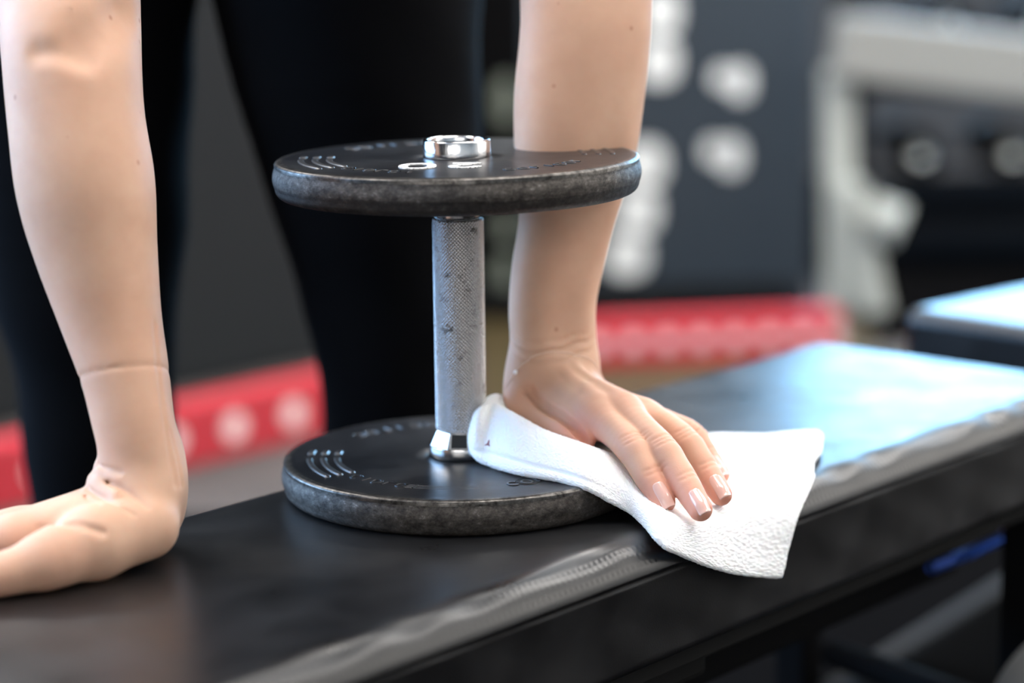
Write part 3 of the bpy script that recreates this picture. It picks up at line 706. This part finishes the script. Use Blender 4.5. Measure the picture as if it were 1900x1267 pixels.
FING = [smooth_chain(f, .0003, 5) for f in fingA+fingB]
CARVE = [([(.0420, -.0005, .0615), (.0493, -.0108, .0552), (.0593, -.0252, .0515), (.0680, -.0385, .0472), (.0736, -.0455, .0415)], .0030, .0045),
    ([(-.2040, -.1330, .0470), (-.2015, -.1398, .0464), (-.1925, -.1519, .0460), (-.1822, -.1587, .0425), (-.1727, -.1653, .0370)], .0008, .0030),
    ([(-.2035, -.1330, .0535), (-.2006, -.1397, .0535), (-.1950, -.1467, .0539), (-.1888, -.1510, .0528)], .0009, .0025),
    ([(-.2090, -.1400, .0420), (-.2061, -.1462, .0411), (-.1994, -.1550, .0399), (-.1876, -.1711, .0395), (-.1782, -.1729, .0347)], .0009, .0025),
    ([(-.2150, -.1380, .0390), (-.2123, -.1415, .0387), (-.2055, -.1544, .0389), (-.1967, -.1738, .0410)], .0004, .0025),
    ([(-.1703, -.1185, .1302), (-.1680, -.1271, .1073), (-.1652, -.1353, .0845), (-.1619, -.1407, .0611), (-.1586, -.1442, .0434)], .0003, .0040),
    ([(-.1617, -.1338, .0717), (-.1584, -.1361, .0568), (-.1562, -.1393, .0420)], .0003, .0030),
    ([(-.2305, -.1690, .0268), (-.2220, -.1800, .0320), (-.2160, -.1890, .0345), (-.2044, -.1911, .0345), (-.1931, -.1912, .0302)], .0005, .0050),
    ([(-.2303, -.1060, .2814), (-.2175, -.1085, .2819), (-.2037, -.1065, .2769)], .0004, .0120),
    ([(-.2027, -.1030, .2890), (-.1924, -.0910, .2950), (-.1859, -.0700, .3030)], .0030, .0240)]
def groove(P, c, n, rad, w, depth, amp=0., fr=0.):
    q = P-np.array(c); n = np.array(n)/np.linalg.norm(n); h = q@n
    if amp: h = h+amp*np.sin(q[:, 0]*fr+q[:, 1]*fr*.7)
    return depth*np.exp(-(h/w)**2)*smooth01((rad-np.linalg.norm(q, axis=1))/(rad*.35))
def wrinkles(P):
    d = np.zeros(len(P)); c0 = P.mean(0)
    def near(c, r): return np.linalg.norm(c0-np.array(c)) < r+.06
    # camera-left wrist: elastic mark and folds on the back of the bent wrist
    if near((-.19, -.115, .104), .05): d += groove(P, (-.1838, -.1408, .1107), (-.135, .359, 1), .065, .0012, .0008)
    # camera-right wrist folds
    if near((.058, .01, .078), .05):
        for z, dd in ((.0905, .0010), (.0855, .0014), (.0800, .0008)):
            d += groove(P, (.060, .012, z), (.10, -.42, 1), .040, .0012, dd, .0006, 260)
    if near((.058, .0, .052), .04): d += groove(P, (.0575, .001, .0560), (-.55, -.35, 1), .022, .0014, .0015)
    # knuckle creases
    for ci, f in enumerate(fingB[1:]):
        for (j, n, w, dp) in ((2, 3, .0105, .0010), (4, 2, .0085, .0007)):
            c = np.array(f[j][0]); t = np.array(f[min(j+1, len(f)-1)][0])-np.array(f[j-1][0]); t /= np.linalg.norm(t)
            if not near(c, .02): continue
            u = np.array([0, 0, 1.])-t*t[2]; u /= np.linalg.norm(u); cc = c+u*f[j][1]
            for q in range(n): d += groove(P, cc+t*(q-(n-1)/2)*.0031, t, w, .0009, dp, .0005, 420)
    return d
CAPS = Caps([BASE]+ARMS+FING)
def field(P, rad):
    if rad == 0: return np.array([CAPS.centre(P[0]).min()])
    o = CAPS.eval(P, rad)
    d = o[0]
    for x in (sm(o[1], o[2], .012), sm(o[3], o[4], .012)): d = sm(d, x, .012)
    f = None
    for q in o[5:]: f = sm(f, q, .0012)
    d = sm(d, f, .007)
    c0 = P.mean(0)
    for (a, b, ra, rb) in tendB:
        if np.linalg.norm((np.array(a)+np.array(b))/2-c0) < .09: d = smin(d, cap(P, a, b, ra, rb), .006 if a[0] > 0 else .0045)
    for (pts, r, k) in CARVE:
        if min(np.linalg.norm(np.array(p)-c0) for p in pts) < .05:
            q = None
            for a, b in zip(pts[:-1], pts[1:]): x = cap(P, a, b, r, r); q = x if q is None else np.minimum(q, x)
            d = -smin(-d, q, k)
    d = d+wrinkles(P)
    for e in eyes:
        if np.linalg.norm(e-c0) < .1:
            q = .015-np.linalg.norm(P-e, axis=1); d = -smin(-d, -q, .008)
    return d
gx = axis([(-.375, -.285, .0016), (-.285, -.145, .0010), (-.145, .022, .005), (.022, .172, .0009), (.172, .24, .006)])
gy = axis([(-.25, -.225, .002), (-.225, -.088, .0010), (-.088, .056, .0009), (.056, .10, .0022), (.10, .62, .006)])
gz = axis([(-.006, .09, .0009), (.09, .125, .0015), (.125, .20, .0020), (.20, .31, .0026), (.31, .90, .006)])
BV, BF = surface_nets(field, gx, gy, gz)
person = mesh('person', BV, BF, M_SKIN)
bm = bmesh.new(); bm.from_mesh(person.data); bmesh.ops.recalc_face_normals(bm, faces=bm.faces)
for _ in range(2): bmesh.ops.smooth_vert(bm, verts=bm.verts, factor=.5, use_axis_x=True, use_axis_y=True, use_axis_z=True)
bm.to_mesh(person.data); bm.free(); person.data.polygons.foreach_set('use_smooth', [True]*len(person.data.polygons))
tag(person, 'person in black leggings leaning over the bench, one hand planted, the other pressing the towel', 'person')
# pinker skin at finger ends and knuckles
co = np.zeros(len(person.data.vertices)*3); person.data.vertices.foreach_get('co', co); co = co.reshape(-1, 3)
fl = np.zeros(len(co))
for f in fingA+fingB:
    c = np.array(f[-1][0]); fl = np.maximum(fl, .75*np.exp(-(np.linalg.norm(co-c, axis=1)/.020)**2))
    c = np.array(f[2][0]); fl = np.maximum(fl, .35*np.exp(-(np.linalg.norm(co-c, axis=1)/.013)**2))
    c = np.array(f[0][0]); fl = np.maximum(fl, .28*np.exp(-(np.linalg.norm(co-c, axis=1)/.018)**2))
at_ = person.data.attributes.new('flush', 'FLOAT', 'POINT'); at_.data.foreach_set('value', fl)
# fingernails
def nail(a, b, rt, upv, length=.0165, width=.0094, over=.0014, ra=.008):
    a = np.array(a); b = np.array(b); t = (b-a)/np.linalg.norm(b-a); u = np.array(upv, float); u -= t*(u@t); u /= np.linalg.norm(u); s = np.cross(t, u)
    end = b+t*(rt*.80+over); st = end-t*length; nu, nv = 22, 17
    V = []
    for lay in (0, 1):
        for i in range(nu):
            f = i/(nu-1); back = 1-math.sqrt(max(0, 1-(max(0, 1-f/.30))**2)*1.0) if f < .30 else 0
            tip_r = math.sqrt(max(0, 1-max(0, (f-.86)/.14)**2)) if f > .86 else 1
            wd = width/2*(1-.55*back)*(.80+.20*tip_r)*(1-.06*f)
            for j in range(nv):
                q = (j/(nv-1)-.5)*2; rad = width*.56; th = q*wd/rad
                back_d = float(np.linalg.norm(b-st))/float(np.linalg.norm(b-a)) if False else (1-f)*length/float(np.linalg.norm(b-a)); rr = rt+(ra-rt)*min(1, max(0, back_d-.10)); h = rad*(math.cos(th)-1)+rr+.0005-.0013*smooth01((f-.55)/.45)-.0005*(1-f)**3
                V.append(st+t*(f*length)+s*math.sin(th)*rad+u*(h-(.0007 if lay else 0)))
    k = nu*nv; ar = np.arange(k).reshape(nu, nv)
    def rim(l): return np.stack([l[:-1], l[:-1]+k, l[1:]+k, l[1:]], 1)
    F = np.concatenate([grid_faces(nu, nv), grid_faces(nu, nv)[:, ::-1]+k, rim(ar[:, 0]), rim(ar[::-1, -1]), rim(ar[0, ::-1]), rim(ar[-1])])
    o = mesh('fingernail', V, F, M_NAIL, person); return o
for i, f in enumerate(fingB):
    up = (-.10, -.55, .80) if i else (-.55, -.80, -.10)
    nail(f[-2][0], f[-1][0], f[-1][1], up, ra=f[-2][1], width=(.0094 if i not in (4,) else .0078))
for i, f in enumerate(fingA):
    nail(f[-2][0], f[-1][0], f[-1][1], (0, -.1, 1) if i else (.2, -.5, .8))
# bracelet: fine cord with one pearl
BRP = [np.array(q) for q in ((.0345, .0081, .0722), (.0626, .0116, .0836), (.0827, .0213, .0765))]
def ring_on_wrist(name, c, ax1, ax2, n, m, r):
    a = np.linspace(0, 2*PI, 60); return [np.array(c)+np.array(ax1)*math.cos(t)+np.array(ax2)*math.sin(t) for t in a]
def surf(c, d, r0=.045):
    lo, hi = 0.0, r0
    for _ in range(26):
        m = (lo+hi)/2; q = c+d*m
        if CAPS_field_pt(q) < 0: lo = m
        else: hi = m
    return c+d*lo
def CAPS_field_pt(q):
    return float(field(q[None]+np.array([[0, 0, 0], [1e-5, 0, 0]]), .001)[0])
wc = np.array([.0585, .0290, .0850]); P1, P2, P3 = BRP
wn = np.cross(P2-P1, P3-P1); wn /= np.linalg.norm(wn); wn *= np.sign(wn[2]); wc = wc-wn*((wc-P1)@wn)
e1 = np.array([1., 0, 0])-wn*wn[0]; e1 /= np.linalg.norm(e1); e2 = np.cross(wn, e1)
brp = [surf(wc, e1*math.cos(t)+e2*math.sin(t))+(e1*math.cos(t)+e2*math.sin(t))*.0003 for t in np.linspace(0, 2*PI, 61)]
brc = tube('bracelet', brp, .0003, M_CORD, person, 8, False)
bmp = bmesh.new(); bmesh.ops.create_icosphere(bmp, subdivisions=3, radius=.0015, matrix=Matrix.Translation(Vector(P1)-worldloc(brc)))
me = bpy.data.meshes.new('pearl'); bmp.to_mesh(me); bmp.free(); me.materials.append(M_PEARL); pr_ = bpy.data.objects.new('pearl', me); COL.objects.link(pr_); pr_.parent = brc
for p in me.polygons: p.use_smooth = True
for e in eyes:
    bme = bmesh.new(); bmesh.ops.create_icosphere(bme, subdivisions=2, radius=.011, matrix=Matrix.Translation(Vector(e)+Vector((0, .004, 0))))
    me = bpy.data.meshes.new('eye'); bme.to_mesh(me); bme.free(); me.materials.append(M_EYE); o = bpy.data.objects.new('eye', me); COL.objects.link(o); o.parent = person
# clothing, grown the same way but coarse
def cloth(name, prims, h, m, pad=.02, fold=0.):
    P = np.array([p[0] for p in prims]+[p[1] for p in prims]); r = max(max(p[2], p[3]) for p in prims)+pad
    lo, hi = P.min(0)-r, P.max(0)+r
    cs = Caps([prims])
    def f(Q, rad):
        if rad == 0: return np.array([cs.centre(Q[0]).min()-.01])
        d = cs.eval(Q, rad)[0]
        if fold: d = d+fold*np.sin(Q[:, 2]*55+Q[:, 0]*20)*np.sin(Q[:, 0]*38+Q[:, 1]*30)
        return d
    V, Fq = surface_nets(f, *[np.arange(lo[i], hi[i], h) for i in range(3)])
    o = mesh(name, V, Fq, m, person)
    b = bmesh.new(); b.from_mesh(o.data); bmesh.ops.recalc_face_normals(b, faces=b.faces); b.to_mesh(o.data); b.free()
    o.data.polygons.foreach_set('use_smooth', [True]*len(o.data.polygons)); return o
def legp(side):
    if side > 0: J = [((-.085, .46, .36), .115), ((-.084, .43, .287), .106), ((-.067, .43, .146), .086), ((-.059, .43, .071), .074), ((-.053, .43, -.009), .063), ((-.056, .44, -.15), .058), ((-.060, .46, -.36), .040), ((-.060, .46, -.395), .040)]
    else: J = [((-.300, .46, .36), .112), ((-.306, .43, .287), .103), ((-.303, .43, .116), .086), ((-.298, .43, .006), .066), ((-.296, .44, -.10), .062), ((-.295, .45, -.22), .055), ((-.295, .46, -.36), .040), ((-.295, .46, -.395), .040)]
    return smooth_chain(J)
cloth('leggings', legp(1)+legp(-1)+[((-.11, .50, .42), (-.28, .50, .42), .115, .115, .02)], .007, M_LEG, fold=.0012)
topp = [(a, b, ra+.012, rb+.012, k) for (a, b, ra, rb, k) in torso[2:4]]+[((-.20, .125, .585), (.045, .145, .585), .058, .058, .04)]
cloth('tank_top', topp, .008, M_TOP)
cloth('hair', [(hd+np.array((0, .018, .030)), hd+np.array((0, .045, .010)), .084, .080, .03), (hd+np.array((0, .11, .03)), hd+np.array((.0, .15, -.05)), .028, .018, .03), (hd+np.array((0, .08, .03)), hd+np.array((0, .11, .03)), .03, .028, .03)], .006, M_HAIR)
for s, x in ((1, -.060), (-1, -.295)):
    sh = cloth('shoe', [((x, .49, FLOOR+.040), (x, .36, FLOOR+.035), .040, .038, .02), ((x+.0, .36, FLOOR+.035), (x-.004, .30, FLOOR+.030), .038, .030, .02), ((x, .475, FLOOR+.05), (x, .465, FLOOR+.09), .044, .044, .02)], .006, M_RUB)
    sh.data.vertices.foreach_get('co', q_ := np.zeros(len(sh.data.vertices)*3)); q_ = q_.reshape(-1, 3); q_[:, 2] = np.maximum(q_[:, 2], FLOOR+.001); sh.data.vertices.foreach_set('co', q_.ravel())

# ------------------------------------------------------------------ gym behind
rack = empty('floor_frame', (.2, 2.5, FLOOR), 'red steel floor beams studded with round white spots, behind the person', 'frame')
def dotted(a, b, h, w, n0, step, rd, z0=FLOOR):
    a = np.array((*a, z0)); b = np.array((*b, z0)); d = b-a; L = np.linalg.norm(d); d /= L; nrm = np.array([d[1], -d[0], 0])
    mid = (a+b)/2+np.array([0, 0, h/2])
    bb = bbox('floor_beam', (0, 0, 0), (L, w, h), M_RED, rack, .004, math.atan2(d[1], d[0]), mid)
    k = n0
    while k < L:
        c = a+d*k+nrm*(w/2)+np.array([0, 0, h*.5]); t = np.linspace(0, 2*PI, 24, endpoint=False)
        up = np.array([0, 0, 1.])
        V = [c+nrm*e+(d*math.cos(q)+up*math.sin(q))*rd for e in (-.002, .002) for q in t]
        F = [tuple(range(24, 48))]+[(i, (i+1) % 24, 24+(i+1) % 24, 24+i) for i in range(24)]
        mesh('white_spot', V, F, M_SPOT, bb, False); k += step
dotted((-1.02, 1.27), (.0, 2.29), .092, .06, .115, .1165, .021)
dotted((.20, 2.50), (.68, 2.567), .078, .06, .04, .062, .015, FLOOR+.0125)
# platform under the rack
pf = bbox('lifting_platform', (.03, 1.58, FLOOR), (.77, 2.93, FLOOR+.012), M_WOOD, None, .003)
tag(pf, 'low wooden lifting platform on the floor in front of the red beams', 'platform')
def mat_(name, x0, x1, y0, y1, lab, m=None):
    o = bbox(name, (x0, y0, FLOOR), (x1, y1, FLOOR+.008), m or M_MAT, None, .002); tag(o, lab, 'mat')
mat_('mat_and_shade_sheet', -1.6, 1.9, -1.0, 1.55, 'black floor sheet standing in for the shade under the benches')  # dark sheet laid down in place of the bench's shadow
mat_('mat_and_shade_sheet', .78, 2.6, 2.70, 5.3, 'black rubber mat on the floor beneath the grey machine frame')
pt = bbox('storage_box', (0, 0, 0), (1.75, .5, 1.1), M_BOX, None, .01, math.radians(45), (-.80, 2.42, FLOOR+.55)); tag(pt, 'large dark grey storage box behind the red spotted beam', 'box')
# slate board with white blurred lettering
bo = empty('banner_board', (.4, 3.2, FLOOR), 'tall slate grey board with big white lettering, standing behind the red beams', 'board')
BLX, BRX = .075, .745
bbox('board', (.075, 3.2, FLOOR), (.735, 3.24, 1.0), M_SLATE, bo, .004, Matrix.Rotation(math.radians(0), 4, 'Z'), (.405, 3.22, .275))
bbox('base', (-.02, 2.95, FLOOR), (.69, 3.19, FLOOR+.035), M_BLACK, bo, .003)
bbox('black_strip', (-.02, 3.19, FLOOR), (.145, 3.1995, 1.0), M_BLACK, bo, .002)
def blob(x, z, rx, rz, hole=0, k=36):
    t = np.linspace(0, 2*PI, k, endpoint=False); y = 3.1995 if x > .15 else 3.189
    V = []; 
    for yy in (y-.003, y+.002):
        for s in (1, hole):
            V += [(x+rx*s*math.copysign(abs(math.cos(q))**.75, math.cos(q)), yy, z+rz*s*math.copysign(abs(math.sin(q))**.75, math.sin(q))) for q in t]
    F = []
    for i in range(k):
        j = (i+1) % k
        F += [(i, j, k+j, k+i), (i, 2*k+i, 2*k+j, j), (k+i, k+j, 3*k+j, 3*k+i)]
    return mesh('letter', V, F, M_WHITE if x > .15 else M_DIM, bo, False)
for (x, z, rx, rz, h) in ((.420, .145, .038, .046, .12), (.415, .045, .040, .046, .12), (.385, -.165, .044, .046, .12), (.372, -.262, .044, .046, .12), (.350, -.355, .044, .044, .1),
                          (.548, .010, .022, .022, 0), (.583, .000, .024, .034, 0), (.530, -.140, .022, .024, 0), (.565, -.152, .026, .036, 0),
                          ): blob(x, z, rx, rz, h)
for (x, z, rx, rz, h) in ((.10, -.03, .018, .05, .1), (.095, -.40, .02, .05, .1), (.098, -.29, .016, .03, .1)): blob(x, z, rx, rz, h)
# grey machine frame
mf = empty('machine_frame', (.80, 3.0, FLOOR), 'light grey steel machine frame with a thick horizontal beam, right of the slate board', 'gym machine')
beam('cross_beam', (.74, 3.0, .085), (1.9, 3.0, -.06), .09, .125, M_GREY, mf, .01)
beam('post', (.765, 3.02, FLOOR), (.752, 3.02, .04), .05, .058, M_GREY2, mf, .01)
beam('strut', (.83, 2.98, FLOOR), (.77, 2.98, -.18), .05, .055, M_GREY2, mf, .01)
tube('round_cap', [(.800, 2.95, -.235), (.865, 2.93, -.262)], [.034, .042], M_GREY2, mf, 24)
# dumbbell rack in the dark on the right
dr = empty('dumbbell_rack', (1.4, 3.7, FLOOR), 'black storage rack in the dark beneath the grey beam', 'rack')
for z in (-.26, .02): beam('shelf', (.90, 3.62, z-.06), (2.1, 3.62, z-.06), .30, .02, M_MAT, dr)
for x in (.90, 2.1): beam('upright', (x, 3.68, FLOOR), (x, 3.68, .35), .05, .06, M_BLACK, dr)
def small_db(x, z, first=[None]):
    if first[0] is None:
        e = empty('rack_dumbbell', (x, 3.55, z), 'x', 'dumbbell', 'dumbbells on the dark rack')
        def cyl(nm, y0, y1, r, m, par):
            return tube(nm, [(x, y0, z), (x, y0+.004, z), (x, (y0+y1)/2, z), (x, y1-.004, z), (x, y1, z)], [r*.9, r, r, r, r*.9], m, par, 24)
        cyl('head', 3.42, 3.49, .052, M_RUB, e); cyl('head', 3.61, 3.68, .052, M_RUB, e); cyl('handle', 3.49, 3.61, .016, M_CHR2, e); cyl('end_cap', 3.412, 3.4205, .019, M_CHR2, e)
        first[0] = e
    else:
        s = first[0]; e = s.copy(); COL.objects.link(e); e.location = (x, 3.55, z)
        for ch in list(s.children): c = ch.copy(); COL.objects.link(c); c.parent = e
    e['label'] = 'black rubber dumbbell with a shiny end cap lying on the dark rack'; return e
for k in range(5): small_db(1.005+k*.2, -.178+.0*k)
for k in range(5): small_db(1.06+k*.2, .102)
